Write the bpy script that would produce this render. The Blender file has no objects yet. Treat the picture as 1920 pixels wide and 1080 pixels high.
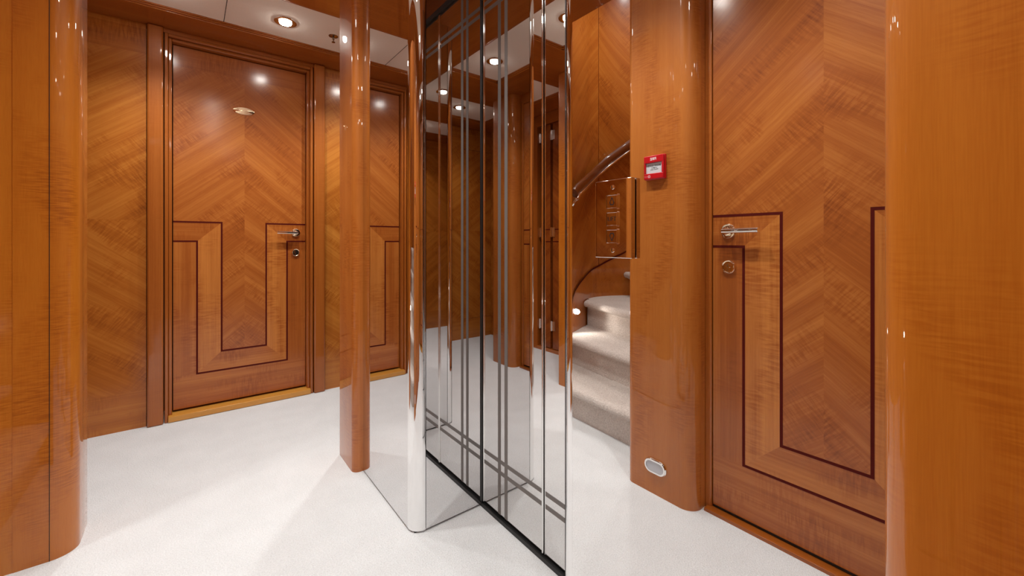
import bpy, bmesh, math, random
from mathutils import Vector, Matrix
random.seed(7)
S = bpy.context.scene
COL = S.collection
PI = math.pi

# ------------------------------------------------------------------ render look
S.view_settings.view_transform = 'Standard'
S.view_settings.look = 'None'
S.view_settings.gamma = 1.0
S.view_settings.exposure = 0.57
S.cycles.max_bounces = 14
S.cycles.glossy_bounces = 10
S.cycles.diffuse_bounces = 5
S.cycles.sample_clamp_indirect = 6.0

# ------------------------------------------------------------------ materials
def new_mat(name):
    m = bpy.data.materials.new(name); m.use_nodes = True
    nt = m.node_tree
    b = nt.nodes['Principled BSDF']
    return m, nt, b

def simple(name, col, rough=0.5, metal=0.0, emit=None, strength=0.0, coat=0.0):
    m, nt, b = new_mat(name)
    b.inputs['Base Color'].default_value = (*col, 1)
    b.inputs['Roughness'].default_value = rough
    b.inputs['Metallic'].default_value = metal
    b.inputs['Coat Weight'].default_value = coat
    b.inputs['Coat Roughness'].default_value = 0.03
    if emit:
        b.inputs['Emission Color'].default_value = (*emit, 1)
        b.inputs['Emission Strength'].default_value = strength
    return m

def wood(name, dark, mid, light, coat_rough, base_rough=0.45, fig=1.0, coat=1.0, band=1.0, strk=1.0, rip_s=(120, 14)):
    """veneer: the UV map runs along (u) and across (v) the grain, in metres"""
    m, nt, b = new_mat(name)
    N, L = nt.nodes, nt.links
    uv = N.new('ShaderNodeUVMap'); uv.uv_map = 'grain'
    def noise(su, sv, detail=3.0, dist=0.0, rough=0.55):
        mp = N.new('ShaderNodeMapping'); mp.inputs['Scale'].default_value = (su, sv, 1)
        L.new(uv.outputs['UV'], mp.inputs['Vector'])
        n = N.new('ShaderNodeTexNoise'); n.inputs['Scale'].default_value = 1.0
        n.inputs['Detail'].default_value = detail
        n.inputs['Roughness'].default_value = rough
        n.inputs['Distortion'].default_value = dist
        L.new(mp.outputs['Vector'], n.inputs['Vector'])
        return n.outputs['Fac']
    def math_(op, a, c):
        n = N.new('ShaderNodeMath'); n.operation = op
        for i, x in enumerate((a, c)):
            if isinstance(x, (int, float)): n.inputs[i].default_value = x
            else: L.new(x, n.inputs[i])
        return n.outputs[0]
    def mrange(x, a, c, d=0.0, e=1.0):
        n = N.new('ShaderNodeMapRange'); L.new(x, n.inputs[0])
        n.inputs[1].default_value = a; n.inputs[2].default_value = c
        n.inputs[3].default_value = d; n.inputs[4].default_value = e
        return n.outputs[0]
    streak = noise(1.6, 150, 3)
    broad = noise(0.55, 19, 4, 0.15, 0.62)
    wide = noise(0.5, 6.0, 2, 0.1)
    ripple = noise(rip_s[0], rip_s[1], 2, 0.5)
    patch = mrange(noise(3.2, 7.0, 2, 0.4), 0.47, 0.66)
    pore = noise(22, 700, 1)
    t = math_('MULTIPLY', mrange(broad, 0.3, 0.7), 0.34 * band)
    t = math_('ADD', t, math_('MULTIPLY', mrange(wide, 0.3, 0.7), 0.20 * band))
    t = math_('ADD', t, math_('MULTIPLY', mrange(streak, 0.3, 0.7), 0.18 * strk))
    t = math_('ADD', t, math_('MULTIPLY', mrange(pore, 0.3, 0.7), 0.10))
    rip = math_('MULTIPLY', math_('MULTIPLY', mrange(ripple, 0.40, 0.62), patch), -0.34 * fig)
    t = math_('ADD', t, rip)
    at = N.new('ShaderNodeAttribute'); at.attribute_name = 'tone'
    t = math_('ADD', t, at.outputs['Fac'])
    t = math_('ADD', t, 0.47 - 0.27 * band - 0.09 * strk + 0.07 * fig)
    r = N.new('ShaderNodeValToRGB')
    e = r.color_ramp.elements
    e[0].position = 0.0; e[0].color = (*dark, 1)
    e[1].position = 1.0; e[1].color = (*light, 1)
    k = e.new(0.5); k.color = (*mid, 1)
    L.new(t, r.inputs['Fac'])
    L.new(r.outputs['Color'], b.inputs['Base Color'])
    b.inputs['Roughness'].default_value = base_rough
    b.inputs['Specular IOR Level'].default_value = 0.2
    b.inputs['Coat Weight'].default_value = coat
    b.inputs['Coat Roughness'].default_value = coat_rough
    b.inputs['Coat IOR'].default_value = 1.5
    return m

W_SATIN = wood('veneer_satin', (0.22, 0.050, 0.0042), (0.41, 0.118, 0.0115), (0.62, 0.238, 0.036), 0.17, coat=0.8)
W_DOOR = wood('veneer_door', (0.20, 0.041, 0.0047), (0.365, 0.096, 0.0125), (0.60, 0.215, 0.040), 0.17, coat=0.8)
W_GLOSS = wood('veneer_gloss', (0.24, 0.051, 0.003), (0.44, 0.122, 0.0070), (0.62, 0.220, 0.020), 0.015, fig=1.0, band=0.40, strk=0.35, rip_s=(240, 22))
W_GLOSSR = wood('veneer_gloss_brown', (0.21, 0.046, 0.006), (0.385, 0.106, 0.0135), (0.58, 0.205, 0.036), 0.015, fig=1.0, band=0.5, strk=0.4, rip_s=(240, 22))
W_TRIM = wood('solid_trim', (0.20, 0.043, 0.0045), (0.34, 0.088, 0.0095), (0.50, 0.155, 0.024), 0.06, fig=0.25, band=0.6, strk=0.7)
W_SILL = wood('sill_wood', (0.42, 0.16, 0.024), (0.60, 0.265, 0.040), (0.74, 0.37, 0.075), 0.12, fig=0.1, band=0.6)
W_RAIL = wood('handrail_wood', (0.08, 0.018, 0.003), (0.14, 0.034, 0.005), (0.22, 0.060, 0.009), 0.05, fig=0.1, band=0.5)
INLAY = simple('mahogany_inlay', (0.085, 0.006, 0.003), 0.6)
INLAY.node_tree.nodes['Principled BSDF'].inputs['Specular IOR Level'].default_value = 0.12
BLACK = simple('black_rubber_and_gap', (0.006, 0.006, 0.006), 0.45)
GAPM = simple('shadow_gap', (0.012, 0.005, 0.003), 0.6)
MIRROR = simple('mirror_glass', (0.87, 0.865, 0.86), 0.0, 1.0)
MIRROR_DIM = simple('dimmed_mirror_glass', (0.745, 0.735, 0.735), 0.0, 1.0)  # same glass as the other mirror, dimmer reflections put into its colour
LIFTMIR = simple('lift_mirror', (0.77, 0.755, 0.745), 0.0, 1.0)
ETCH = simple('etched_stripe', (0.15, 0.137, 0.127), 0.42)
CHROME = simple('chrome', (0.86, 0.85, 0.83), 0.06, 1.0)
POLISH = simple('polished_steel', (0.85, 0.80, 0.74), 0.02, 1.0)
SATINM = simple('satin_steel', (0.80, 0.78, 0.75), 0.25, 1.0)
BRASS = simple('polished_brass', (0.92, 0.70, 0.46), 0.22, 1.0)
WARM = simple('warm_polished_steel', (0.93, 0.76, 0.54), 0.05, 1.0)
DARKM = simple('dark_metal', (0.06, 0.055, 0.05), 0.3, 0.8)
BRONZE = simple('aged_bronze', (0.30, 0.22, 0.15), 0.2, 1.0)
RED = simple('red_plastic', (0.50, 0.004, 0.010), 0.28, coat=0.3)
WHITEP = simple('white_print', (0.85, 0.83, 0.83), 0.5)
GREYP = simple('label_white', (0.62, 0.62, 0.64), 0.35)
INK = simple('black_ink', (0.012, 0.008, 0.006), 0.5)
LENS = simple('frosted_lens', (0.55, 0.56, 0.60), 0.35)
LAMP = simple('lamp_glow', (1, 1, 1), 0.5, emit=(1.0, 0.95, 0.88), strength=60.0)
STEPLAMP = simple('step_lamp_glow', (1, 1, 1), 0.5, emit=(1.0, 0.94, 0.85), strength=22.0)

def carpet_mat(name, c1, c2, scale, bump):
    m, nt, b = new_mat(name); N, L = nt.nodes, nt.links
    tc = N.new('ShaderNodeTexCoord')
    n = N.new('ShaderNodeTexNoise'); n.inputs['Scale'].default_value = scale; n.inputs['Detail'].default_value = 4
    n2 = N.new('ShaderNodeTexNoise'); n2.inputs['Scale'].default_value = 7; n2.inputs['Detail'].default_value = 3
    L.new(tc.outputs['Object'], n.inputs['Vector']); L.new(tc.outputs['Object'], n2.inputs['Vector'])
    mx = N.new('ShaderNodeMath'); mx.operation = 'MULTIPLY_ADD'; mx.inputs[1].default_value = 0.75
    L.new(n.outputs['Fac'], mx.inputs[0])
    m2 = N.new('ShaderNodeMath'); m2.operation = 'MULTIPLY'; m2.inputs[1].default_value = 0.25
    L.new(n2.outputs['Fac'], m2.inputs[0]); L.new(m2.outputs[0], mx.inputs[2])
    r = N.new('ShaderNodeValToRGB'); r.color_ramp.elements[0].position = 0.3; r.color_ramp.elements[1].position = 0.7
    r.color_ramp.elements[0].color = (*c1, 1); r.color_ramp.elements[1].color = (*c2, 1)
    L.new(mx.outputs[0], r.inputs['Fac']); L.new(r.outputs['Color'], b.inputs['Base Color'])
    bp = N.new('ShaderNodeBump'); bp.inputs['Strength'].default_value = bump; bp.inputs['Distance'].default_value = 0.004
    L.new(n.outputs['Fac'], bp.inputs['Height']); L.new(bp.outputs['Normal'], b.inputs['Normal'])
    b.inputs['Roughness'].default_value = 0.95
    b.inputs['Specular IOR Level'].default_value = 0.1
    b.inputs['Sheen Weight'].default_value = 0.15
    return m
CARPET = carpet_mat('white_pile_carpet', (0.62, 0.63, 0.635), (0.80, 0.815, 0.825), 230, 1.0)
STAIRC = carpet_mat('beige_stair_carpet', (0.54, 0.47, 0.42), (0.80, 0.73, 0.67), 130, 1.0)
STAIRC.node_tree.nodes['Bump'].inputs['Distance'].default_value = 0.008
CREAM = carpet_mat('cream_ceiling_cloth', (0.88, 0.83, 0.74), (0.91, 0.865, 0.78), 120, 0.05)

# ------------------------------------------------------------------ mesh builder
class MB:
    def __init__(s):
        s.v = []; s.f = []; s.uv = []; s.mi = []; s.tone = []; s.mats = []
        s.off = (random.uniform(0, 50), random.uniform(0, 50))
    def mid(s, m):
        if m not in s.mats: s.mats.append(m)
        return s.mats.index(m)
    def face(s, pts, m, g=(0, 0, 1), tone=0.0, off=None):
        """polygon; g = grain direction"""
        P = [Vector(p) for p in pts]
        n = Vector((0, 0, 0))
        for i in range(len(P)):
            a, b = P[i], P[(i + 1) % len(P)]
            n += a.cross(b)
        n = n.normalized() if n.length > 1e-12 else Vector((0, 0, 1))
        g = Vector(g)
        if abs(g.normalized().dot(n)) > 0.95: g = Vector((1, 0.01, 0)) if abs(n.x) < 0.9 else Vector((0, 1, 0))
        g = (g - n * g.dot(n)).normalized()
        ac = n.cross(g)
        o = off or s.off
        i0 = len(s.v)
        s.v += [tuple(p) for p in P]
        s.f.append(tuple(range(i0, i0 + len(P))))
        s.uv.append([(p.dot(g) + o[0], p.dot(ac) + o[1]) for p in P])
        s.mi.append(s.mid(m)); s.tone.append(tone)
    def box(s, x0, x1, y0, y1, z0, z1, m, g=(0, 0, 1), tone=0.0):
        a = [(x0, y0, z0), (x1, y0, z0), (x1, y1, z0), (x0, y1, z0), (x0, y0, z1), (x1, y0, z1), (x1, y1, z1), (x0, y1, z1)]
        for q in ((0, 3, 2, 1), (4, 5, 6, 7), (0, 1, 5, 4), (1, 2, 6, 5), (2, 3, 7, 6), (3, 0, 4, 7)):
            s.face([a[i] for i in q], m, g, tone)
    def prism(s, poly, z0, z1, m, tone=0.0, g=None, caps=True):
        """poly: ccw list of (x, y); sides carry vertical grain, unrolled round the outline"""
        n = len(poly); acc = 0.0
        for i in range(n):
            a, b = poly[i], poly[(i + 1) % n]
            d = math.hypot(b[0] - a[0], b[1] - a[1])
            if d < 1e-7: continue
            i0 = len(s.v)
            s.v += [(a[0], a[1], z0), (b[0], b[1], z0), (b[0], b[1], z1), (a[0], a[1], z1)]
            s.f.append((i0, i0 + 1, i0 + 2, i0 + 3))
            o = s.off
            s.uv.append([(z0 + o[0], acc + o[1]), (z0 + o[0], acc + d + o[1]), (z1 + o[0], acc + d + o[1]), (z1 + o[0], acc + o[1])])
            s.mi.append(s.mid(m)); s.tone.append(tone); acc += d
        if caps:
            s.face([(p[0], p[1], z1) for p in poly], m, (1, 0, 0), tone)
            s.face([(p[0], p[1], z0) for p in reversed(poly)], m, (1, 0, 0), tone)
    def lathe(s, prof, origin, axis, m, seg=32, sx=1.0, sy=1.0, up=(0, 0, 1)):
        """prof: list of (radius, height) along the axis"""
        ax = Vector(axis).normalized(); u = Vector(up)
        if abs(u.dot(ax)) > 0.9: u = Vector((0, 1, 0))
        e1 = u.cross(ax).normalized(); e2 = ax.cross(e1)
        O = Vector(origin); rings = []
        for r, h in prof:
            rings.append([O + ax * h + e1 * (r * sx * math.cos(2 * PI * i / seg)) + e2 * (r * sy * math.sin(2 * PI * i / seg)) for i in range(seg)])
        for a, b in zip(rings, rings[1:]):
            for i in range(seg):
                j = (i + 1) % seg
                s.face([a[i], a[j], b[j], b[i]], m, ax)
        if prof[0][0] > 1e-6: s.face(list(reversed(rings[0])), m, e1)
        if prof[-1][0] > 1e-6: s.face(rings[-1], m, e1)
    def tube(s, pts, r, m, seg=14, flat=1.0, upv=(0, 0, 1), tone=0.0):
        P = [Vector(p) for p in pts]; rings = []; acc = 0; L = [0]
        for i in range(1, len(P)): acc += (P[i] - P[i - 1]).length; L.append(acc)
        for i, p in enumerate(P):
            t = (P[min(i + 1, len(P) - 1)] - P[max(i - 1, 0)]).normalized()
            u = Vector(upv); u = (u - t * u.dot(t)).normalized(); w = t.cross(u)
            rings.append([p + u * (r * math.sin(2 * PI * k / seg)) + w * (r * flat * math.cos(2 * PI * k / seg)) for k in range(seg)])
        for i in range(len(P) - 1):
            for k in range(seg):
                j = (k + 1) % seg
                i0 = len(s.v)
                s.v += [tuple(x) for x in (rings[i][k], rings[i][j], rings[i + 1][j], rings[i + 1][k])]
                s.f.append((i0, i0 + 1, i0 + 2, i0 + 3))
                o = s.off; c = 2 * PI * r / seg
                s.uv.append([(L[i] + o[0], k * c + o[1]), (L[i] + o[0], (k + 1) * c + o[1]), (L[i + 1] + o[0], (k + 1) * c + o[1]), (L[i + 1] + o[0], k * c + o[1])])
                s.mi.append(s.mid(m)); s.tone.append(tone)
        s.face(list(reversed(rings[0])), m); s.face(rings[-1], m)
    def build(s, name, parent=None, smooth=True, bevel=0.0, label=None, loc=None, rotz=None):
        me = bpy.data.meshes.new(name)
        me.from_pydata(s.v, [], s.f)
        for m in s.mats: me.materials.append(m)
        uvl = me.uv_layers.new(name='grain')
        k = 0
        for fi, p in enumerate(me.polygons):
            p.material_index = s.mi[fi]
            for j in range(len(s.f[fi])):
                uvl.data[p.loop_start + j].uv = s.uv[fi][j]
        at = me.attributes.new('tone', 'FLOAT', 'FACE')
        for i, t in enumerate(s.tone): at.data[i].value = t
        bm = bmesh.new(); bm.from_mesh(me)
        bmesh.ops.remove_doubles(bm, verts=bm.verts, dist=1e-6)
        bmesh.ops.recalc_face_normals(bm, faces=bm.faces)
        bm.to_mesh(me); bm.free()
        if smooth:
            for p in me.polygons: p.use_smooth = True
            me.set_sharp_from_angle(angle=math.radians(32))
        me.update()
        o = bpy.data.objects.new(name, me); COL.objects.link(o)
        if parent: o.parent = parent
        if bevel:
            md = o.modifiers.new('soft_edge', 'BEVEL'); md.width = bevel; md.segments = 3
            md.limit_method = 'ANGLE'; md.angle_limit = math.radians(40); md.harden_normals = False
        if loc: o.location = loc
        if rotz is not None: o.rotation_euler.z = rotz
        if label: o['label'] = label
        return o

def empty(name, loc=(0, 0, 0), rotz=0.0):
    o = bpy.data.objects.new(name, None); COL.objects.link(o)
    o.location = loc; o.rotation_euler.z = rotz; o.empty_display_size = 0.05
    return o
def tag(o, label, cat, group=None, kind=None):
    o['label'] = label; o['category'] = cat
    if group: o['group'] = group
    if kind: o['kind'] = kind
    return o
def copy_tree(o, parent=None):
    c = o.copy(); COL.objects.link(c)
    if parent: c.parent = parent
    for ch in list(o.children): copy_tree(ch, c)
    return c
def arc(cx, cy, r, a0, a1, n=12):
    return [(cx + r * math.cos(math.radians(a0 + (a1 - a0) * i / n)), cy + r * math.sin(math.radians(a0 + (a1 - a0) * i / n))) for i in range(n + 1)]
def spline(pts, n=8):
    out = []; P = [Vector(p) for p in pts]; P = [2 * P[0] - P[1]] + P + [2 * P[-1] - P[-2]]
    for i in range(1, len(P) - 2):
        p0, p1, p2, p3 = P[i - 1:i + 3]
        for k in range(n):
            t = k / n
            out.append(0.5 * ((2 * p1) + (p2 - p0) * t + (2 * p0 - 5 * p1 + 4 * p2 - p3) * t * t + (3 * p1 - p0 - 3 * p2 + p3) * t ** 3))
    out.append(P[-2]); return out

_txt = {}
def text_polys(s, size, bold=0.0):
    """glyph outlines as triangles in the plane, centred on the origin"""
    cu = bpy.data.curves.new('glyphs', 'FONT'); cu.body = s; cu.size = size
    cu.align_x = 'CENTER'; cu.align_y = 'CENTER'; cu.offset = bold; cu.resolution_u = 3
    ob = bpy.data.objects.new('glyphs', cu); COL.objects.link(ob)
    bpy.context.view_layer.update()
    me = bpy.data.meshes.new_from_object(ob.evaluated_get(bpy.context.evaluated_depsgraph_get()))
    res = [[tuple(me.vertices[i].co[:2]) for i in p.vertices] for p in me.polygons]
    bpy.data.objects.remove(ob); bpy.data.curves.remove(cu); bpy.data.meshes.remove(me)
    return res

# ================================================================== SETTING
H = 2.182      # underside of the wooden soffits
HC = 2.200     # cream ceiling cloth

b = MB(); b.box(-2.3, 1.9, -1.2, 3.2, -0.05, 0.0, CARPET)
tag(b.build('floor'), 'white pile carpet covering the whole lobby floor', 'carpet', kind='structure')

b = MB()
b.box(-0.42, 1.9, -1.2, 3.2, HC, HC + 0.04, CREAM)
b.box(-0.92, -0.42, 2.104, 3.2, HC, HC + 0.04, CREAM)
b.box(-2.3, -0.42, -1.2, 1.03, HC, HC + 0.04, CREAM)
b.box(-2.3, -0.42, 0.99, 2.35, 3.35, 3.39, CREAM)
ceil_o = tag(b.build('ceiling'), 'cream padded ceiling panels framed by wooden soffits', 'ceiling', kind='structure')
g = MB()
for X in (0.150,):
    g.box(X - 0.0015, X + 0.0015, 2.29, 2.755, HC - 0.0008, HC + 0.001, GAPM)
    g.box(X - 0.0015, X + 0.0015, -0.82, -0.34, HC - 0.0008, HC + 0.001, GAPM)
g.box(1.05, 1.053, 2.29, 2.755, HC - 0.0008, HC + 0.001, GAPM)
g.build('panel_joint', ceil_o, label='thin dark joint between ceiling panels')

def soffit(name, x0, x1, y0, y1, gdir, label):
    b = MB(); b.box(x0, x1, y0, y1, H, HC + 0.02, W_TRIM, gdir, 0.02)
    return tag(b.build(name, bevel=0.003), label, 'ceiling trim', kind='structure')
soffit('trim_1', -0.82, 1.8, 2.765, 3.06, (1, 0, 0), 'wooden soffit running along the top of the panelled wall with the door')
soffit('trim_2', -0.42, 1.8, 1.83, 2.285, (1, 0, 0), 'broad wooden ceiling beam crossing from column to column')
soffit('trim_3', -0.42, -0.06, 0.11, 1.83, (0, 1, 0), 'wooden soffit over the stair opening side of the lobby')
soffit('trim_4', 0.36, 1.0, 0.11, 1.83, (0, 1, 0), 'wooden soffit over the mirrored lift wall')
soffit('trim_5', -0.82, 1.8, -0.34, 0.11, (1, 0, 0), 'wooden ceiling beam behind the camera position')
soffit('trim_6', -0.82, 1.8, -1.12, -0.82, (1, 0, 0), 'wooden soffit on the rear wall seen only in mirrors')
soffit('trim_7', -0.82, -0.58, 2.285, 2.7645, (0, 1, 0), 'wooden soffit over the hinged wardrobe doors')
soffit('trim_13', -0.82, -0.4205, 2.104, 2.2845, (1, 0, 0), 'wooden soffit between the left column and the closet doors')
soffit('trim_8', -0.82, -0.58, -0.82, -0.34, (0, 1, 0), 'short wooden soffit at the rear left of the lobby')
# stepped beads where the wood meets the cream cloth
def bead(name, x0, x1, y0, y1, label):
    b = MB(); w = 0.012
    for k, (e, z) in enumerate(((0.0, H + 0.004), (0.008, H + 0.011))):
        a0, a1, c0, c1 = x0 + e, x1 - e, y0 + e, y1 - e
        b.box(a0, a1, c0, c0 + w, z, HC, W_TRIM, (1, 0, 0), -0.15); b.box(a0, a1, c1 - w, c1, z, HC, W_TRIM, (1, 0, 0), -0.15)
        b.box(a0, a0 + w, c0, c1, z, HC, W_TRIM, (0, 1, 0), -0.15); b.box(a1 - w, a1, c0, c1, z, HC, W_TRIM, (0, 1, 0), -0.15)
    return tag(b.build(name), label, 'ceiling trim', kind='structure')
bead('trim_9', -0.58, 1.8, 2.285, 2.765, 'stepped wooden bead round the ceiling panel in front of the door')
bead('trim_10', -0.06, 0.36, 0.11, 1.83, 'stepped wooden bead round the ceiling panel over the lift lobby')
bead('trim_11', -0.58, 1.8, -0.82, -0.34, 'stepped wooden bead round the rear ceiling panel')

# ---- veneered wall panels (local x to the right, face looks along -y)
def chev_panel(b, x0, x1, y, zs, ang=38, tone=0.0):
    """zs: z of bottom strip, mirror line, top strip, top"""
    z0, zb, zm, zt, z1 = zs
    ca, sa = math.cos(math.radians(ang)), math.sin(math.radians(ang))
    q = lambda a, c: [(x0, y, a), (x1, y, a), (x1, y, c), (x0, y, c)]
    b.face(q(z0, zb), W_SATIN, (1, 0, 0), tone + 0.02, (3.3, 8.1))
    b.face(q(zb, zm), W_SATIN, (ca, 0, -sa), tone)
    b.face(q(zm, zt), W_SATIN, (ca, 0, sa), tone + 0.02)
    b.face(q(zt, z1), W_SATIN, (1, 0, 0), tone - 0.02, (13.3, 2.1))
PZ = (0.0, 0.20, 1.118, 2.02, 2.19)

def back_wall(name, labelw):
    """wall with a door opening between x -0.108 and 0.648, looking along -y at y=0 (local)"""
    root = empty(name)
    b = MB(); b.off = (21.3, 4.4)
    chev_panel(b, -0.83, -0.182, 0.0, PZ)
    b.box(-0.83, -0.182, 0.001, 0.06, 0, 2.19, W_TRIM)
    b.build('wall_panel', root)
    b = MB(); b.off = (7.3, 14.4)
    chev_panel(b, 0.722, 1.80, 0.0, PZ, tone=0.06)
    b.box(0.722, 1.80, 0.001, 0.06, 0, 2.19, W_TRIM)
    b.build('wall_panel', root)
    # flush service hatch in the right-hand panel
    g = MB()
    for bx in ((0.843, 0.8455, 0.207, 1.959), (1.30, 1.3025, 0.207, 1.959), (0.843, 1.3025, 0.2045, 0.207), (0.843, 1.3025, 1.959, 1.9615)):
        g.box(bx[0], bx[1], -0.0006, 0.001, bx[2], bx[3], GAPM)
    g.build('hatch_joint', root, label='thin dark joint of a flush hatch in the panelling')
    return root

wl = back_wall('wall_back', '')
wl.location = (0, 2.995, 0)
tag(wl, 'orange veneered wall panelling either side of the far door', 'wall', kind='structure')
wr = copy_tree(wl); wr.name = 'wall_front'
wr.location = (0.40, -1.055, 0); wr.rotation_euler.z = PI
tag(wr, 'veneered rear wall of the lobby seen only in mirrors', 'wall', kind='structure')

# ------------------------------------------------------------------ DOOR
DW = 0.684
def make_door(pilasters=True):
    """local: x 0..DW along the leaf, face at y=0 looking along -y, z up from leaf bottom"""
    root = empty('door')
    c = DW / 2; T = 2.075
    z1a, z1b, zi, zo = 1.072, 0.960, 0.302, 0.188     # arm top/bottom, inner and outer U bottoms
    xi, xo = 0.116, 0.234
    ca, sa = math.cos(math.radians(40)), math.sin(math.radians(40))
    b = MB(); b.off = (5.2, 31.7)
    F = lambda pts, g, tone=0.0, off=None: b.face([(p[0], 0.0, p[1]) for p in pts], W_DOOR, (g[0], 0, g[1]), tone, off)
    F([(0, 1.96), (DW, 1.96), (DW, T), (0, T)], (1, 0), -0.05, (2.2, 6.2))
    F([(0, z1a), (c, z1a), (c, 1.96), (0, 1.96)], (ca, sa), 0.0, (5.5, 31.7))
    F([(c, z1a), (DW, z1a), (DW, 1.96), (c, 1.96)], (ca, -sa), -0.03, (9.1, 12.4))
    F([(c - xi, zi), (c, zi), (c, z1a), (c - xi, z1a)], (ca, sa), 0.0, (5.5, 31.7))
    F([(c, zi), (c + xi, zi), (c + xi, z1a), (c, z1a)], (ca, -sa), -0.03, (9.1, 12.4))
    for s in (-1, 1):
        X = lambda d: c + s * d
        e = 0 if s < 0 else DW
        def Q(pts, *a): F(pts if s > 0 else list(reversed(pts)), *a)
        Q([(X(xo), z1b), (e, z1b), (e, z1a), (X(xi), z1a)], (1, 0), -0.03, (14.2, 3.0 + s))
        Q([(X(xi), zi), (X(xo), zo), (X(xo), z1b), (X(xi), z1a)], (0, 1), 0.24, (17.7, 22.0 + s))
        Q([(X(xo), zo), (e, zo), (e, z1b), (X(xo), z1b)], (0, 1), -0.02, (26.0, 1.5 + 3 * s))
    F([(c - xo, zo), (c + xo, zo), (c + xi, zi), (c - xi, zi)], (1, 0), 0.05, (33.0, 2.0))
    F([(0, 0), (DW, 0), (DW, zo), (0, zo)], (1, 0), -0.02, (41.0, 9.0))
    b.box(0, DW, 0.0005, 0.042, 0, T, W_TRIM)
    leaf = b.build('leaf', root)
    # mahogany inlay lines
    g = MB(); w = 0.0092; y0, y1 = -0.0006, 0.0012
    for s in (-1, 1):
        e = 0 if s < 0 else DW
        for (d, zt, zb) in ((xi, z1a, zi), (xo, z1b, zo)):
            xx = c + s * d
            g.box(xx - w / 2, xx + w / 2, y0, y1, zb - w / 2, zt + w / 2, INLAY)
            a, bb = (e, xx - w / 2) if s < 0 else (xx + w / 2, e)
            g.box(min(a, bb), max(a, bb), y0, y1, zt - w / 2, zt + w / 2, INLAY)
    for d, zb in ((xi, zi), (xo, zo)):
        g.box(c - d + w / 2, c + d - w / 2, y0, y1, zb - w / 2, zb + w / 2, INLAY)
    g.build('inlay', leaf, smooth=False, label='dark red inlaid line pattern')
    # frame: stepped mouldings round the opening
    f = MB()
    steps = ((0.004, 0.020, -0.040), (0.020, 0.036, -0.062)) if pilasters else ((0.004, 0.030, -0.004),)
    for a, bb, yy in steps:
        f.box(-bb, -a, yy, 0.06, -0.045, T + bb, W_TRIM, (0, 0, 1), 0.05)
        f.box(DW + a, DW + bb, yy, 0.06, -0.045, T + bb, W_TRIM, (0, 0, 1), 0.05)
        f.box(-a - 0.0005, DW + a + 0.0005, yy, 0.06, T + a, T + bb, W_TRIM, (1, 0, 0), -0.05)
    if not pilasters: f.box(-0.002, DW + 0.002, 0.003, 0.044, -0.0125, 0.0, BLACK)  # black strip stands in for the shade in the gap under the leaf
    f.box(-0.004, DW + 0.004, 0.045, 0.06, -0.045, T + 0.004, GAPM)
    f.build('frame', root, bevel=0.004)
    if pilasters:
        for xa, xb in ((-0.108, -0.040), (DW + 0.040, DW + 0.108)):
            f = MB(); f.box(xa, xb, -0.076, 0.0, -0.045, 2.137, W_TRIM, (0, 0, 1), 0.06)
            f.build('pilaster', root, bevel=0.008)
        f = MB(); f.box(-0.0395, DW + 0.0395, -0.060, 0.06, T + 0.0365, 2.137, W_TRIM, (1, 0, 0), -0.1)
        f.build('head_trim', root)
    sl = MB()
    sl.box(-0.020 if pilasters else -0.02, DW + 0.02, -0.0715 if pilasters else -0.030, 0.044, -0.043, -0.012, W_SILL if pilasters else W_TRIM, (1, 0, 0), 0.08 if pilasters else -0.2)
    sl.build('sill', root, bevel=0.002, label='lighter golden threshold board' if pilasters else 'thin wooden threshold board')
    # lever handle
    hx, hz = DW - 0.056, 1.016
    h = MB()
    h.lathe([(0.0, 0), (0.0264, 0), (0.0270, 0.003), (0.0262, 0.0065), (0.0240, 0.0088), (0.0215, 0.0080), (0.0195, 0.0066), (0.0150, 0.0072), (0.0110, 0.0100), (0.0, 0.0100)], (hx, 0, hz), (0, -1, 0), WARM, 36)
    ro = h.build('handle_rose', root)
    h = MB()
    h.tube([(hx, -0.008, hz), (hx, -0.024, hz), (hx - 0.003, -0.032, hz), (hx - 0.012, -0.036, hz + 0.0005)], 0.0095, POLISH, 20)
    h.tube([(hx + 0.006, -0.0365, hz), (hx - 0.020, -0.0365, hz), (hx - 0.110, -0.0365, hz + 0.001)], 0.0086, POLISH, 22)
    h.lathe([(0.0086, 0), (0.0095, 0.001), (0.0095, 0.004), (0.0, 0.005)], (hx - 0.110, -0.0365, hz + 0.001), (-1, 0, 0), CHROME, 20)
    h.build('lever', root, label='polished straight lever handle')
    k = MB(); kz = 0.886
    k.lathe([(0.0, 0), (0.0248, 0), (0.0254, 0.003), (0.0246, 0.0065), (0.0226, 0.0086), (0.0204, 0.0078), (0.0186, 0.0060), (0.0, 0.0060)], (hx - 0.001, 0, kz), (0, -1, 0), WARM, 36)
    lk = k.build('lock_rose', root)
    k = MB()
    k.lathe([(0.0085, 0.006), (0.0085, 0.011), (0.0, 0.011)], (hx - 0.001, 0, kz + 0.005), (0, -1, 0), CHROME, 20)
    k.box(hx - 0.0045, hx + 0.0025, -0.010, -0.006, kz - 0.015, kz + 0.004, CHROME)
    k.box(hx - 0.0018, hx - 0.0002, -0.0116, -0.010, kz + 0.0005, kz + 0.0095, INK)
    k.build('lock_cylinder', lk)
    return root

d1 = make_door()
n = MB()
n.lathe([(0.0, 0.0), (0.0560, 0.0), (0.0560, 0.0025), (0.051, 0.0050), (0.0, 0.0058)], (DW / 2 - 0.004, 0, 1.764), (0, -1, 0), BRASS, 48, 1.0, 0.40)
pl = n.build('name_plate', d1, label='oval polished brass plate')
d1.name = 'door_1'; d1.location = (-0.070, 3.040, 0.045)
tag(d1, 'far panelled door with oval brass plate, chevron veneer and dark inlay lines', 'door', kind='structure')

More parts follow.
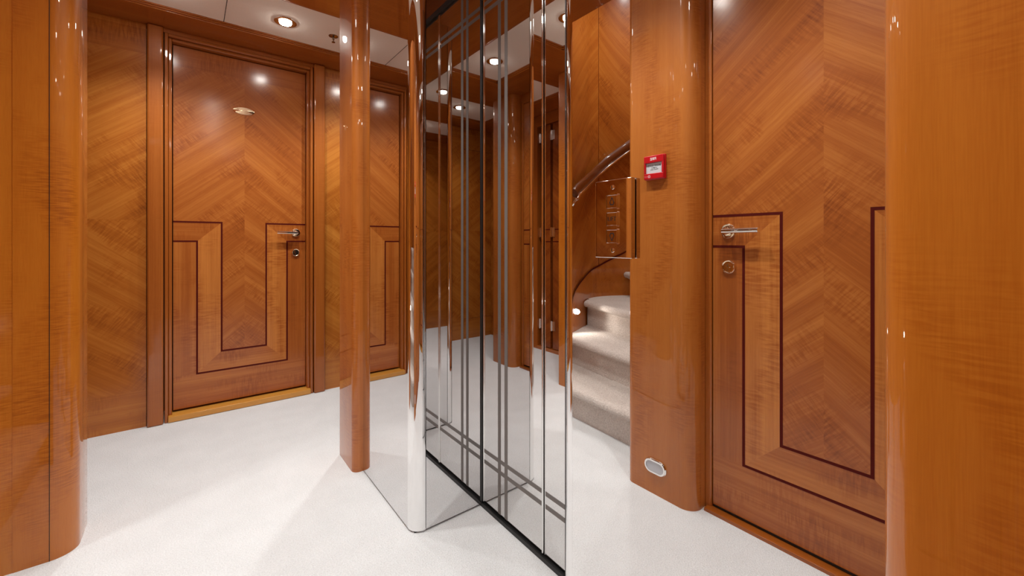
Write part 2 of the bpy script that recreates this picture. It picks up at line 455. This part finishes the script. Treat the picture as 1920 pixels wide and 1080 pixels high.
d2 = make_door(False); d2.name = 'door_2'
d2.location = (-0.345, 0.761 - DW - 0.0, 0.024); d2.rotation_euler.z = PI / 2
tag(d2, 'chevron veneered door with lever and lock, beside the column with the red box', 'door', kind='structure')

d3 = copy_tree(d1); d3.name = 'door_3'
d3.location = (0.470, -1.100, 0.045); d3.rotation_euler.z = PI
tag(d3, 'panelled door on the rear wall behind the camera position', 'door', kind='structure')

# wall around door 2 (looks along +x)
b = MB()
b.box(-0.42, -0.346, 0.036, 0.77, 2.13, 2.19, W_TRIM, (0, 1, 0))
tag(b.build('trim_12'), 'wooden strip above the door beside the stair column', 'wall trim', kind='structure')

# hinged narrow doors at the left end of the far bay (seen in the lift mirror)
b = MB()
b.box(-0.90, -0.82, 2.104, 2.22, 0, 2.19, W_TRIM)
b.box(-0.90, -0.82, 2.93, 3.06, 0, 2.19, W_TRIM)
b.box(-0.90, -0.82, 2.22, 2.93, 2.08, 2.19, W_TRIM, (0, 1, 0))
b.box(-0.92, -0.82, 2.22, 2.93, 0.0, 0.03, W_TRIM, (0, 1, 0), 0.1)
b.box(-0.90, -0.42, 2.085, 2.104, 0, 2.19, W_TRIM)
b.box(-0.895, -0.868, 2.21, 2.94, 0.03, 2.08, GAPM)
tag(b.build('wall_left', smooth=False), 'wooden wall and frame round the hinged closet doors', 'wall', kind='structure')
for i, (ya, yb) in enumerate(((2.225, 2.735), (2.768, 2.893))):
    cd = empty('closet_door')
    b = MB()
    c0 = (0, math.cos(0.67), math.sin(0.67) * (1 if i == 0 else -1))
    b.box(-0.865, -0.835, ya, yb, 0.035, 2.075, W_DOOR, c0, -0.40)
    lf = b.build('leaf', cd)
    g = MB()
    g.box(-0.8352, -0.8344, ya, yb, 1.11, 1.119, INLAY); g.box(-0.8352, -0.8344, ya, yb, 1.0, 1.009, INLAY)
    g.build('inlay', lf, smooth=False, label='dark red inlaid lines')
    for z in (0.24, 1.09, 1.97):
        hg = MB(); yy = yb + 0.012
        s = -1
        hg.lathe([(0.006, 0), (0.006, 0.09)], (-0.828, yy, z - 0.045), (0, 0, 1), CHROME, 12)
        hg.box(-0.8345, -0.8300, yy - 0.040, yy + 0.020, z - 0.042, z + 0.042, SATINM)
        hg.build('hinge', cd, label='small chrome hinge')
    tag(cd, ('narrow closet door nearer the camera at the left end of the far passage', 'narrow closet door against the far wall at the left end of the passage')[i], 'door', group='closet doors at the passage end')
# rear left wall + right ends
b = MB(); b.box(-0.90, -0.82, -1.12, -0.27, 0, 2.19, W_SATIN, (0, 0.8, 0.6), -0.08)
tag(b.build('wall_rear_left'), 'veneered side wall at the rear left of the lobby', 'wall', kind='structure')
b = MB(); b.box(1.80, 1.86, 1.9, 3.06, 0, 2.19, W_SATIN, (0, 0.8, 0.6)); b.box(1.80, 1.86, -1.12, 0.1, 0, 2.19, W_SATIN, (0, 0.8, 0.6))
tag(b.build('wall_right'), 'veneered end wall of the passage, hidden past the mirrored lift block', 'wall', kind='structure')

# ------------------------------------------------------------------ COLUMNS
def column(poly, label, tone=0.0, mat=W_GLOSS, group=None):
    b = MB(); b.prism(poly, 0.0, H, mat, tone)
    o = b.build('wooden_column')
    return tag(o, label, 'column', group)
# left foreground column, rounded towards the lobby
column([(-0.42, 1.915), (-0.344, 1.915)] + arc(-0.344, 1.974, 0.059, -90, 0, 14)[1:] + arc(-0.297, 2.092, 0.012, 0, 90, 4) + [(-0.42, 2.104)],
       'glossy rounded wooden column in the left foreground, before the far panelled wall', 0.0)
# post at the far end of the mirror
column(arc(0.590, 1.862, 0.030, 180, 270, 10) + [(0.598, 1.832), (0.66, 1.832), (0.66, 2.055)] + arc(0.580, 2.035, 0.020, 90, 180, 6),
       'slim glossy wooden post at the far end of the mirror wall', 0.05, W_GLOSSR)
# right foreground post
column([(0.66, 0.105), (0.598, 0.105)] + arc(0.590, 0.075, 0.030, 90, 180, 10) + arc(0.580, -0.095, 0.020, 180, 270, 6) + [(0.66, -0.115)],
       'glossy wooden post filling the right foreground, at the near end of the mirror wall', 0.07)
# column with call point and low light
column(arc(-0.312, 0.845, 0.055, -90, 0, 12) + arc(-0.287, 1.052, 0.030, 0, 90, 8) + [(-0.42, 1.082), (-0.42, 0.790)],
       'broad wooden column carrying the red fire box and low oval light, mirrored between stairs and door', 0.05, W_GLOSSR)
column(arc(-0.312, -0.205, 0.055, -90, 0, 12) + arc(-0.312, -0.018, 0.055, 0, 90, 8) + [(-0.42, 0.037), (-0.42, -0.26)],
       'broad wooden column at the hinge side of the mirrored door, behind the camera position', 0.0, W_GLOSSR)

# ------------------------------------------------------------------ LIFT BLOCK
def slab(name, x0, x1, y0, y1, z0, z1, m, label, cat, group=None, bevel=0.0):
    b = MB(); b.box(x0, x1, y0, y1, z0, z1, m)
    return tag(b.build(name, smooth=False, bevel=bevel), label, cat, group)
YC = 0.968
slab('mirror_panel', 0.600, 0.610, 1.3606, 1.8315, 0.008, H, MIRROR_DIM, 'tall mirror between the slim wooden post and the far rounded chrome corner', 'mirror')
slab('mirror_panel', 0.6475, 0.8755, 1.315, 1.325, 0.008, H, MIRROR_DIM, 'mirrored side of the lift recess facing the camera, right of the far chrome corner', 'mirror')
slab('mirror_panel', 0.648, 0.872, 0.611, 0.621, 0.008, H, MIRROR_DIM, 'mirrored near side of the lift recess, facing away from the camera', 'mirror')
slab('mirror_panel', 0.600, 0.610, 0.1055, 0.5754, 0.008, H, MIRROR, 'large mirror on the right reflecting stairs, column and door, with the lift button plate', 'mirror')
for yy, a0, a1, lab in ((1.3605, 180, 270, 'rounded polished chrome corner left of the lift recess'), (0.5755, 90, 180, 'rounded polished chrome corner right of the lift doors')):
    b = MB()
    b.prism(arc(0.6455, yy, 0.0455, a0, a1, 28) + [(0.6455, yy)], 0.006, H, MIRROR)
    tag(b.build('chrome_corner'), lab, 'corner trim')
for yy in (1.3135, 0.6225):
    pass
# black gasket strips in the recess corners
slab('rubber_gasket', 0.8755, 0.884, 1.3075, 1.325, 0.004, 2.03, BLACK, 'black vertical gasket in the far corner of the lift recess', 'seal')
slab('rubber_gasket', 0.872, 0.8815, 0.611, 0.6325, 0.004, 2.03, BLACK, 'black vertical gasket in the near corner of the lift recess', 'seal')
slab('door_track', 0.873, 0.915, 0.611, 1.325, 0.0, 0.014, BLACK, 'black floor track under the mirrored lift doors', 'track')
slab('door_track', 0.872, 0.915, 0.611, 1.325, 2.014, 2.036, BLACK, 'black top gap above the mirrored lift doors', 'track')
b = MB(); b.box(0.895, 0.93, 0.611, 1.325, 2.037, H, W_RAIL, (0, 1, 0), 0.1)
tag(b.build('lift_header'), 'wooden header board above the lift doors', 'lift header')
def lift_leaf(y0, y1, sgn, label):
    """y0 outer edge, y1 meeting edge; sgn = direction from outer to meeting edge"""
    root = empty('lift_door', (0.882, (y0 + y1) / 2, 0.0))
    c = (y0 + y1) / 2
    lo, hi = min(y0, y1) - c, max(y0, y1) - c
    b = MB(); b.box(0, 0.025, lo, hi, 0.021, 2.012, LIFTMIR); b.build('mirror_face', root, smooth=False)
    g = MB(); w = 0.0085
    for ya in (1.2060, 1.1665):
        yy = ya if sgn < 0 else 2 * YC - ya
        g.box(-0.0006, 0.001, yy - c - w, yy - c + w, 0.022, 2.011, ETCH)
    g.build('etched_stripe', root, smooth=False, label='pair of vertical frosted grey stripes')
    g = MB()
    for z in (0.2120, 0.1720, 1.898, 1.868):
        g.box(-0.0007, 0.001, lo, hi, z - w * .85, z + w * .85, ETCH)
    g.build('etched_stripe', root, smooth=False, label='pairs of horizontal frosted grey stripes at top and bottom')
    g = MB(); yy = y1 - c
    g.lathe([(0.0042 if sgn < 0 else 0.0016, 0.021), (0.0042 if sgn < 0 else 0.0016, 2.012)], (0.0, yy - sgn * (0.004 if sgn < 0 else 0.0015), 0), (0, 0, 1), CHROME, 16)
    g.build('edge_bead', root, label='thin chrome bead on the meeting edge')
    g = MB(); yy = y0 - c
    g.lathe([(0.0028, 0.021), (0.0028, 2.012)], (-0.001, yy + sgn * 0.003, 0), (0, 0, 1), CHROME, 12)
    g.build('edge_bead', root, label='fine chrome bead on the outer edge')
    return tag(root, label, 'lift door')
lift_leaf(1.307, YC + 0.0015, -1, 'far leaf of the mirrored lift door, with grey etched stripes, beside the black corner gasket')
lift_leaf(0.633, YC - 0.0035, 1, 'near leaf of the mirrored lift door, right of the central chrome seam')
b = MB(); b.box(0.905, 1.8, -0.1, 2.04, 0.0, 2.19, BLACK); b.box(0.612, 0.905, 1.33, 2.04, 0, 2.19, BLACK); b.box(0.612, 0.905, -0.10, 0.608, 0, 2.19, BLACK)
o = b.build('wall_lift_shaft', smooth=False); tag(o, 'hidden core of the lift shaft behind the mirrors', 'wall', kind='structure')

# ---- LIFT button plate on the near mirror (looks along -x; text runs towards -y)
cp = empty('lift_call_plate', (0.600, 0.4665, 1.041))
tag(cp, 'polished metal lift call plate with three square buttons, mounted on the right-hand mirror', 'call button plate')
b = MB(); b.box(-0.0125, -0.0020, -0.0395, 0.0395, -0.0688, 0.0688, POLISH); b.build('face_plate', cp, bevel=0.0012)
b = MB(); b.box(-0.0019, 0.0, -0.030, 0.030, -0.060, 0.060, DARKM); b.build('mounting_block', cp)
def rrect(w, h, r, n=5):
    P = []
    for cx, cy, a in ((w / 2 - r, h / 2 - r, 0), (-w / 2 + r, h / 2 - r, 90), (-w / 2 + r, -h / 2 + r, 180), (w / 2 - r, -h / 2 + r, 270)):
        P += arc(cx, cy, r, a, a + 90, n)
    return P
XF = -0.0125
def flat_shape(b, loop, inner, x, x2, m, yc=0.0, zc=0.0):
    """ring between two loops given as (right, up) in the viewer's frame, looking along +x"""
    T = lambda p, xx: (xx, yc - p[0], zc + p[1])
    nn = len(loop)
    for i in range(nn):
        j = (i + 1) % nn
        b.face([T(loop[i], x), T(loop[j], x), T(inner[j], x), T(inner[i], x)], m)
        b.face([T(loop[i], x2), T(loop[j], x2), T(loop[j], x), T(loop[i], x)], m)
        b.face([T(inner[i], x), T(inner[j], x), T(inner[j], x2), T(inner[i], x2)], m)
def scale_loop(L, k): return [(p[0] * k, p[1] * k) for p in L]
up_arrow = [(0, 0.0085), (0.0052, -0.0015), (0.0034, -0.0062), (-0.0034, -0.0062), (-0.0052, -0.0015)]
for zc, kind in ((0.0300, 'up'), (-0.0005, 'lift'), (-0.0310, 'down')):
    bt = MB()
    L1 = rrect(0.0262, 0.0268, 0.003); L2 = rrect(0.0236, 0.0242, 0.002)
    bt.box(XF - 0.0022, XF, -0.0112, 0.0112, zc - 0.0115, zc + 0.0115, POLISH)
    bo = bt.build('button', cp, bevel=0.0008)
    rg = MB(); flat_shape(rg, L1, L2, XF - 0.0032, XF, CHROME, 0, zc); rg.build('button_rim', bo)
    sy_ = MB(); xs = XF - 0.0025
    if kind == 'lift':
        for poly in text_polys('LIFT', 0.0105):
            sy_.face([(xs, -p[0], zc + p[1]) for p in poly], INK)
    else:
        A = up_arrow if kind == 'up' else [(p[0], -p[1]) for p in up_arrow]
        B = [(p[0] * 0.70, p[1] * 0.70) for p in A]
        flat_shape(sy_, A, B, xs, XF - 0.0022, INK, 0, zc)
    sy_.build('button_symbol', bo, smooth=False, label='black LIFT lettering' if kind == 'lift' else 'black outlined %s arrow' % kind)
for z in (0.0555, -0.0555):
    s_ = MB(); s_.lathe([(0.0, 0), (0.0042, 0), (0.0038, 0.0014), (0.0, 0.0022)], (XF, 0, z), (-1, 0, 0), CHROME, 18)
    s_.box(XF - 0.0026, XF - 0.0016, -0.0006, 0.0006, z - 0.003, z + 0.003, INK)
    s_.build('screw', cp)

# ------------------------------------------------------------------ FIRE CALL POINT on the column (looks along +x, text runs to +y)
fp = empty('fire_call_point', (-0.2580, 0.943, 1.294))
tag(fp, 'red manual fire alarm break-glass box on the wooden column above the oval light', 'fire alarm')
b = MB(); b.box(0.0, 0.013, -0.0445, 0.0445, -0.0475, 0.0475, RED)
b.box(0.013, 0.022, -0.0430, 0.0430, 0.0180, 0.0460, RED); b.box(0.013, 0.022, -0.0430, 0.0430, -0.0460, -0.0235, RED)
b.box(0.013, 0.022, -0.0430, -0.0355, -0.0235, 0.0180, RED); b.box(0.013, 0.022, 0.0355, 0.0430, -0.0235, 0.0180, RED)
b.build('housing', fp, bevel=0.0025)
b = MB(); b.box(0.013, 0.0155, -0.0352, 0.0352, -0.0232, 0.0177, GREYP); win = b.build('glass_label', fp, label='white press label behind the red frame')
t = MB(); xx = 0.0158
def put(t, s, size, yc, zc, x, m, bold=0.0):
    for poly in text_polys(s, size, bold): t.face([(x, yc + p[0], zc + p[1]) for p in poly], m)
put(t, 'BREAK GLASS', 0.0098, 0, 0.0065, xx, INK, 0.0001)
put(t, 'PRESS HERE', 0.0068, 0, -0.0085, xx, INK)
A = arc(0, 0, 0.0028, 0, 360, 14)[:-1]
t.face([(xx, p[0], -0.0015 + p[1]) for p in A], INK)
for s in (-1, 1):
    t.face([(xx, s * 0.004, -0.0015), (xx, s * 0.008, 0.0008), (xx, s * 0.008, -0.0038)], INK)
    t.face([(xx, s * 0.008, -0.0009), (xx, s * 0.014, -0.0009), (xx, s * 0.014, -0.0021), (xx, s * 0.008, -0.0021)], INK)
t.build('label_print', win, smooth=False, label='small black instructions')
t = MB(); put(t, 'FIRE', 0.0150, 0.0, 0.0320, 0.0223, WHITEP, 0.0002)
t.build('white_lettering', fp, smooth=False, label='white FIRE lettering')
t = MB(); t.box(0.0220, 0.0223, 0.0140, 0.0225, -0.0395, -0.0305, WHITEP)
t.box(0.0222, 0.0225, 0.0155, 0.0210, -0.0380, -0.0320, RED)
for k in range(4): t.box(0.0220, 0.0223, 0.0250 + 0.004 * k, 0.0275 + 0.004 * k, -0.0380, -0.0320, simple('faded_print', (0.55, 0.08, 0.08), 0.5) if k == 0 else bpy.data.materials['faded_print'])
t.build('maker_mark', fp, smooth=False, label='small pale maker marks')

# ------------------------------------------------------------------ OVAL LOW LIGHT on the same column
ol = empty('floor_light', (-0.2570, 0.9455, 0.112))
tag(ol, 'oval chrome low-level light with frosted lens near the foot of the column', 'light')
def stadium(w, h, n=12):
    r = h / 2; return arc(w / 2 - r, 0, r, -90, 90, n) + arc(-w / 2 + r, 0, r, 90, 270, n)
b = MB()
Lo, Li = stadium(0.097, 0.058), stadium(0.078, 0.040)
Lm = stadium(0.090, 0.052)
def ring_x(b, A, xa, B, xb, m):
    for i in range(len(A)):
        j = (i + 1) % len(A)
        b.face([(xa, A[i][0], A[i][1]), (xa, A[j][0], A[j][1]), (xb, B[j][0], B[j][1]), (xb, B[i][0], B[i][1])], m)
ring_x(b, Lo, 0.0, Lo, 0.004, CHROME); ring_x(b, Lo, 0.004, Lm, 0.009, CHROME); ring_x(b, Lm, 0.009, Li, 0.009, CHROME); ring_x(b, Li, 0.009, Li, 0.002, CHROME)
b.build('bezel', ol)
b = MB(); Lc = stadium(0.078, 0.040)
b.face([(0.0055, p[0], p[1]) for p in Lc], LENS); b.build('lens', ol)

# ------------------------------------------------------------------ STAIRS (behind the stair opening, seen in the mirror)
wall_pts = spline([(-0.3445, 1.915, 0), (-0.60, 1.925, 0), (-0.85, 1.985, 0), (-1.08, 2.085, 0), (-1.28, 2.165, 0), (-1.46, 2.150, 0), (-1.64, 2.045, 0), (-1.80, 1.84, 0), (-1.90, 1.55, 0), (-1.92, 1.06, 0)], 7)
outer = [(p.x, p.y) for p in wall_pts]
def offs(i, d):
    p = wall_pts[i]; q0 = wall_pts[max(i - 1, 0)]; q1 = wall_pts[min(i + 1, len(wall_pts) - 1)]
    t = (q1 - q0).normalized(); return (p.x + t.y * -d * -1 * -1, p.y + t.x * d * 1)
def inward(i, d):
    """offset towards the stairs"""
    q0 = wall_pts[max(i - 1, 0)]; q1 = wall_pts[min(i + 1, len(wall_pts) - 1)]
    t = (q1 - q0).normalized(); nrm = Vector((-t.y, t.x, 0))      # left of travel (-x) is -y
    p = wall_pts[i] + nrm * d; return (p.x, p.y)
cum = [0.0]
for a, c in zip(wall_pts, wall_pts[1:]): cum.append(cum[-1] + (c - a).length)
b = MB(); b.off = (2.0, 40.0)
SEAM = next(i for i, p in enumerate(wall_pts) if p.x < -1.35)
ca, sa = math.cos(math.radians(45)), math.sin(math.radians(45))
for i in range(len(wall_pts) - 1):
    p, q = wall_pts[i], wall_pts[i + 1]
    for (z0, z1) in ((0, 3.35),):
        i0 = len(b.v)
        b.v += [(p.x, p.y, z0), (q.x, q.y, z0), (q.x, q.y, z1), (p.x, p.y, z1)]
        b.f.append((i0, i0 + 1, i0 + 2, i0 + 3))
        def UV(s, z):
            if p.x > -0.62: return (z + 3, s + 11)
            s2 = s - cum[SEAM]
            return (s2 * ca + z * sa + 5, -s2 * sa + z * ca + 5) if i < SEAM else (s2 * ca - z * sa + 15, s2 * sa + z * ca + 25)
        b.uv.append([UV(cum[i], z0), UV(cum[i + 1], z0), UV(cum[i + 1], z1), UV(cum[i], z1)])
        b.mi.append(b.mid(W_GLOSS if p.x > -0.62 else W_SATIN)); b.tone.append(0.10 if p.x > -0.62 else -0.02)
for i in range(len(wall_pts) - 1):
    a, c = inward(i, -0.02), inward(i + 1, -0.02)
    b.face([(c[0], c[1], 0), (a[0], a[1], 0), (a[0], a[1], 3.35), (c[0], c[1], 3.35)], W_TRIM)
o = b.build('wall_stairwell'); tag(o, 'curved veneered wall round the carpeted stairs, left of the glossy column', 'wall', kind='structure')
g = MB(); g.box(-0.3450, -0.3437, 1.9138, 1.9165, 0.0, H, GAPM); g.build('panel_joint', o, smooth=False, label='dark vertical joint beside the column')
p = wall_pts[SEAM]; a = inward(SEAM, 0.0008)
g = MB(); g.box(a[0] - 0.0009, a[0] + 0.0009, a[1] - 0.001, a[1] + 0.001, 0.0, 3.35, INLAY); g.build('panel_joint', o, smooth=False)
b = MB()
b.box(-1.95, -0.42, 1.035, 1.060, 0, 3.35, W_SATIN, (0.7, 0, 0.7)); b.box(-0.44, -0.42, 1.06, 2.10, 2.19, 3.35, W_TRIM, (0, 1, 0))
tag(b.build('wall_stair_inner'), 'inner veneered wall of the stairwell behind the broad column', 'wall', kind='structure')

# steps: riser lines given by their x at y=1.06 and at the outer wall
st = empty('staircase', (-0.52, 1.5, 0)); st.location = (0, 0, 0)
tag(st, 'curving flight of beige carpeted stairs reflected beside the broad column', 'staircase')
R = 0.19
RL = [((-0.494, 1.062), (-0.556, 1.925)), ((-0.675, 1.062), (-0.832, 1.975)), ((-0.885, 1.062), (-1.155, 2.105)), ((-1.08, 1.062), (-1.620, 2.060)), ((-1.15, 1.062), (-1.76, 1.90)), ((-1.22, 1.062), (-1.90, 1.52))]
def wall_x_at(x):
    for i in range(len(wall_pts) - 1):
        if wall_pts[i].x >= x >= wall_pts[i + 1].x: return i
    return len(wall_pts) - 2
for k in range(5):
    (a, c), (a2, c2) = RL[k], RL[k + 1]
    z = R * (k + 1)
    da = Vector((c[0] - a[0], c[1] - a[1], 0)).normalized(); nr = Vector((da.y, -da.x, 0))
    if nr.x < 0: nr = -nr
    # cross-section of riser + rounded nosing, swept along the riser line; plus tread surface
    r = 0.024
    prof = [(0.0, z - R - 0.02), (0.002, z - 2 * r - 0.012)] + [(0.034 + 0.0 + r * math.cos(math.radians(t)), z - r + r * math.sin(math.radians(t))) for t in range(-100, 91, 19)]
    prof = [(0.0, z - R - 0.02 if k else 0.0), (0.004, z - 2 * r - 0.016)] + prof[2:] + [(-0.02, z)]
    b = MB(); n = 26; rows = []
    for j in range(n + 1):
        tt = j / n
        px = a[0] + (c[0] - a[0]) * tt; py = a[1] + (c[1] - a[1]) * tt
        edge = min(1.0, (1 - tt) * 34) if k == 2 else 1.0
        edge = math.sqrt(max(0.0, 1 - (1 - edge) ** 2)) if edge < 1 else 1.0
        rows.append([(px + nr.x * h * (edge if h > 0 else 1), py + nr.y * h * (edge if h > 0 else 1), zz) for h, zz in prof])
    for r0, r1 in zip(rows, rows[1:]):
        for q in range(len(prof) - 1): b.face([r0[q], r1[q], r1[q + 1], r0[q + 1]], STAIRC)
    # tread polygon follows the curved wall
    back = nr * -0.02
    i0, i1 = wall_x_at(c[0] + back.x), wall_x_at(c2[0])
    tread = [(a[0] + back.x, a[1] + back.y)] + [(a2[0] - 0.03, a2[1])] + [(c2[0] - 0.03, c2[1])] + [inward(i, 0.002) for i in range(min(i1, len(wall_pts) - 1), i0, -1)] + [(c[0] + back.x, c[1] + back.y)]
    b.face([(p[0], p[1], z) for p in tread], STAIRC)
    ob = b.build('step', st)
    if k == 0: ob['label'] = 'lowest carpeted step'
# skirting with dark inlay line along the curved wall
sk = MB(); ln = MB()
skz = lambda x: {0: 0}.get(1, 0.0) if False else max(0.03, min(2.6, (-0.60 - x) * 0.62 + 0.40)) if x < -0.60 else 0.0
def z_line(i):
    x = wall_pts[i].x
    tab = [(-0.70, 0.10), (-0.80, 0.40), (-0.874, 0.612), (-0.91, 0.663), (-1.014, 0.709), (-1.153, 0.756), (-1.371, 0.818), (-1.496, 0.871), (-1.578, 0.905), (-1.70, 1.0), (-1.80, 1.15), (-1.95, 1.45)]
    for (x0, z0), (x1, z1) in zip(tab, tab[1:]):
        if x0 >= x >= x1: return z0 + (z1 - z0) * (x0 - x) / (x0 - x1)
    return tab[0][1] if x > -0.7 else tab[-1][1]
seg = [i for i in range(len(wall_pts)) if -1.91 < wall_pts[i].x < -0.70]
for i, j in zip(seg, seg[1:]):
    a, c = inward(i, 0.005), inward(j, 0.005)
    sk.face([(a[0], a[1], 0), (c[0], c[1], 0), (c[0], c[1], z_line(j)), (a[0], a[1], z_line(i))], W_GLOSS, (0.7, 0, 0.7), 0.0)
    a, c = inward(i, 0.0075), inward(j, 0.0075)
    ln.face([(a[0], a[1], z_line(i) - 0.006), (c[0], c[1], z_line(j) - 0.006), (c[0], c[1], z_line(j) + 0.007), (a[0], a[1], z_line(i) + 0.007)], INLAY)
so = sk.build('wall_skirt', o); ln.build('inlay', so, smooth=False, label='dark red line rising with the stairs')
# handrail
hr = empty('handrail', (0, 0, 0)); tag(hr, 'curved wooden handrail with chrome underside rising along the stairwell wall', 'handrail')
def rail_z(x):
    tab = [(-0.80, 1.305), (-0.838, 1.350), (-0.92, 1.392), (-1.025, 1.440), (-1.308, 1.572), (-1.469, 1.672), (-1.587, 1.757), (-1.75, 1.89), (-1.92, 2.06)]
    for (x0, z0), (x1, z1) in zip(tab, tab[1:]):
        if x0 >= x >= x1: return z0 + (z1 - z0) * (x0 - x) / (x0 - x1)
    return tab[0][1] if x > -0.80 else tab[-1][1]
ids = [i for i in range(len(wall_pts)) if -1.88 < wall_pts[i].x < -0.80]
path = [(*inward(i, 0.050), rail_z(wall_pts[i].x)) for i in ids]
b = MB(); b.tube(path, 0.038, W_RAIL, 18, 0.60, tone=0.0); b.build('rail', hr)
b = MB(); b.tube([(p[0], p[1] - 0.019, p[2] - 0.038) for p in path], 0.0115, CHROME, 14, 1.2)
e = path[0]
b.tube([(e[0], e[1] - 0.019, e[2] - 0.038), (e[0] + 0.010, e[1] - 0.006, e[2] - 0.052), (e[0] + 0.014, e[1] - 0.004, e[2] - 0.066), (e[0] + 0.012, e[1] + 0.006, e[2] - 0.078)], 0.0085, CHROME, 12)
b.lathe([(0.0, 0), (0.016, 0.0), (0.016, 0.006), (0.0, 0.010)], (e[0] + 0.012, e[1] + 0.040, e[2] - 0.078), (0, -1, 0), CHROME, 18)
b.tube([(e[0] + 0.012, e[1] + 0.006, e[2] - 0.078), (e[0] + 0.012, e[1] + 0.036, e[2] - 0.078)], 0.006, CHROME, 10)
b.build('chrome_strip', hr, label='chrome strip and end bracket')
# round step light low on the curved wall
i = next(i for i, p in enumerate(wall_pts) if p.x < -0.905); a = inward(i, 0.006)
sl = empty('step_light', (a[0], a[1], 0.520)); tag(sl, 'small round glowing light low on the curved stair wall', 'light')
b = MB(); b.lathe([(0.0, 0), (0.024, 0), (0.024, 0.004), (0.017, 0.006)], (0, 0, 0), (0.30, -1, 0), CHROME, 24); b.build('bezel', sl)
b = MB(); b.lathe([(0.0165, 0.004), (0.0165, 0.006), (0.0, 0.009)], (0, 0, 0), (0.30, -1, 0), STEPLAMP, 24); b.build('lens', sl)

# ------------------------------------------------------------------ CEILING FITTINGS
def make_downlight():
    root = empty('downlight')
    b = MB(); b.lathe([(0.034, 0.0), (0.034, -0.003), (0.047, -0.006), (0.055, -0.004), (0.056, 0.0)], (0, 0, 0), (0, 0, 1), CHROME, 36); b.build('bezel', root)
    b = MB(); b.lathe([(0.040, 0.0), (0.040, -0.0025), (0.030, -0.0025)], (0, 0, 0), (0, 0, 1), DARKM, 32); b.build('reflector', root)
    b = MB(); b.lathe([(0.031, -0.0022), (0.029, -0.0110), (0.020, -0.0150), (0.0, -0.0165)], (0, 0, 0), (0, 0, 1), LAMP, 28); b.build('bulb', root, label='glowing bulb face')
    return root
DL = [(0.415, 2.540, HC, 1.0, 'downlight over the far door, left of the sprinkler', 'far'),
      (-0.105, 2.540, HC, 0.75, 'downlight nearest the closet doors in the far passage', 'far'),
      (0.930, 2.540, HC, 1.0, 'downlight in the far passage, right of the sprinkler', 'far'),
      (0.165, 0.390, HC, 1.0, 'lobby downlight nearest the camera position', 'lobby'),
      (0.190, 0.985, HC, 1.0, 'lobby downlight opposite the lift door seam', 'lobby'),
      (0.165, 1.560, HC, 1.0, 'lobby downlight nearest the broad ceiling beam', 'lobby'),
      (-0.136, -0.570, HC, 0.8, 'rear downlight nearer the left wall', 'rear'),
      (0.415, -0.570, HC, 0.8, 'rear downlight nearer the mirror wall', 'rear'),
      (-1.00, 1.60, 3.35, 1.0, 'stairwell downlight nearer the lobby', 'stair'),
      (-1.45, 1.55, 3.35, 1.0, 'stairwell downlight farther up the stairs', 'stair')]
proto = make_downlight()
for i, (x, y, z, pw, lab, grp) in enumerate(DL):
    d = proto if i == 0 else copy_tree(proto)
    d.location = (x, y, z)
    tag(d, lab, 'downlight', group='recessed ceiling downlights')
    ld = bpy.data.lights.new('downlight_beam', 'SPOT')
    ld.energy = {'far': 15.5, 'lobby': 9.5, 'rear': 1.3, 'stair': 11}[grp] * pw
    ld.color = (0.97, 0.985, 0.965)
    ld.spot_size = math.radians(128); ld.spot_blend = 1.0; ld.shadow_soft_size = 0.026
    lo = bpy.data.objects.new('downlight_beam', ld); COL.objects.link(lo)
    lo.parent = d; lo.location = (0, 0, -0.036)
# step light beam
ld = bpy.data.lights.new('step_beam', 'SPOT'); ld.energy = 1.6; ld.color = (1, .95, .88); ld.spot_size = math.radians(160); ld.spot_blend = 0.6; ld.shadow_soft_size = 0.015
lo = bpy.data.objects.new('step_beam', ld); COL.objects.link(lo); lo.parent = sl; lo.location = (0.010, -0.030, 0.0)
lo.rotation_euler = Vector((0.25, -1, -0.25)).to_track_quat('-Z', 'Y').to_euler()

sp = empty('sprinkler_head', (0.665, 2.548, HC + 0.001)); tag(sp, 'small chrome sprinkler head hanging from the cream ceiling beside the downlight', 'sprinkler')
b = MB(); b.lathe([(0.0, 0), (0.027, 0), (0.025, -0.003), (0.011, -0.008), (0.0, -0.009)], (0, 0, 0), (0, 0, 1), BRONZE, 28); b.build('cup', sp)
b = MB(); b.lathe([(0.006, -0.008), (0.006, -0.020), (0.0035, -0.022), (0.0035, -0.034), (0.0, -0.035)], (0, 0, 0), (0, 0, 1), BRONZE, 16); b.build('nozzle', sp)
b = MB(); b.lathe([(0.0, -0.0345), (0.010, -0.035), (0.010, -0.0365), (0.0, -0.037)], (0, 0, 0), (0, 0, 1), BRONZE, 16); b.build('deflector', sp)

# ------------------------------------------------------------------ WORLD + CAMERA
w = bpy.data.worlds.new('World'); S.world = w; w.use_nodes = True
w.node_tree.nodes['Background'].inputs[0].default_value = (0.02, 0.012, 0.008, 1)
w.node_tree.nodes['Background'].inputs[1].default_value = 0.3

cd = bpy.data.cameras.new('camera'); cam = bpy.data.objects.new('camera', cd); COL.objects.link(cam)
cd.sensor_width = 36.0; cd.lens = 36.0 * 778.0 / 1920.0
cd.shift_y = -(540.0 - 454.0) / 1920.0
cd.clip_start = 0.01
yaw = math.atan2(606.0, 778.0)
cam.location = (0, 0, 1.0)
cam.rotation_euler = (PI / 2, 0, -yaw)
S.camera = cam
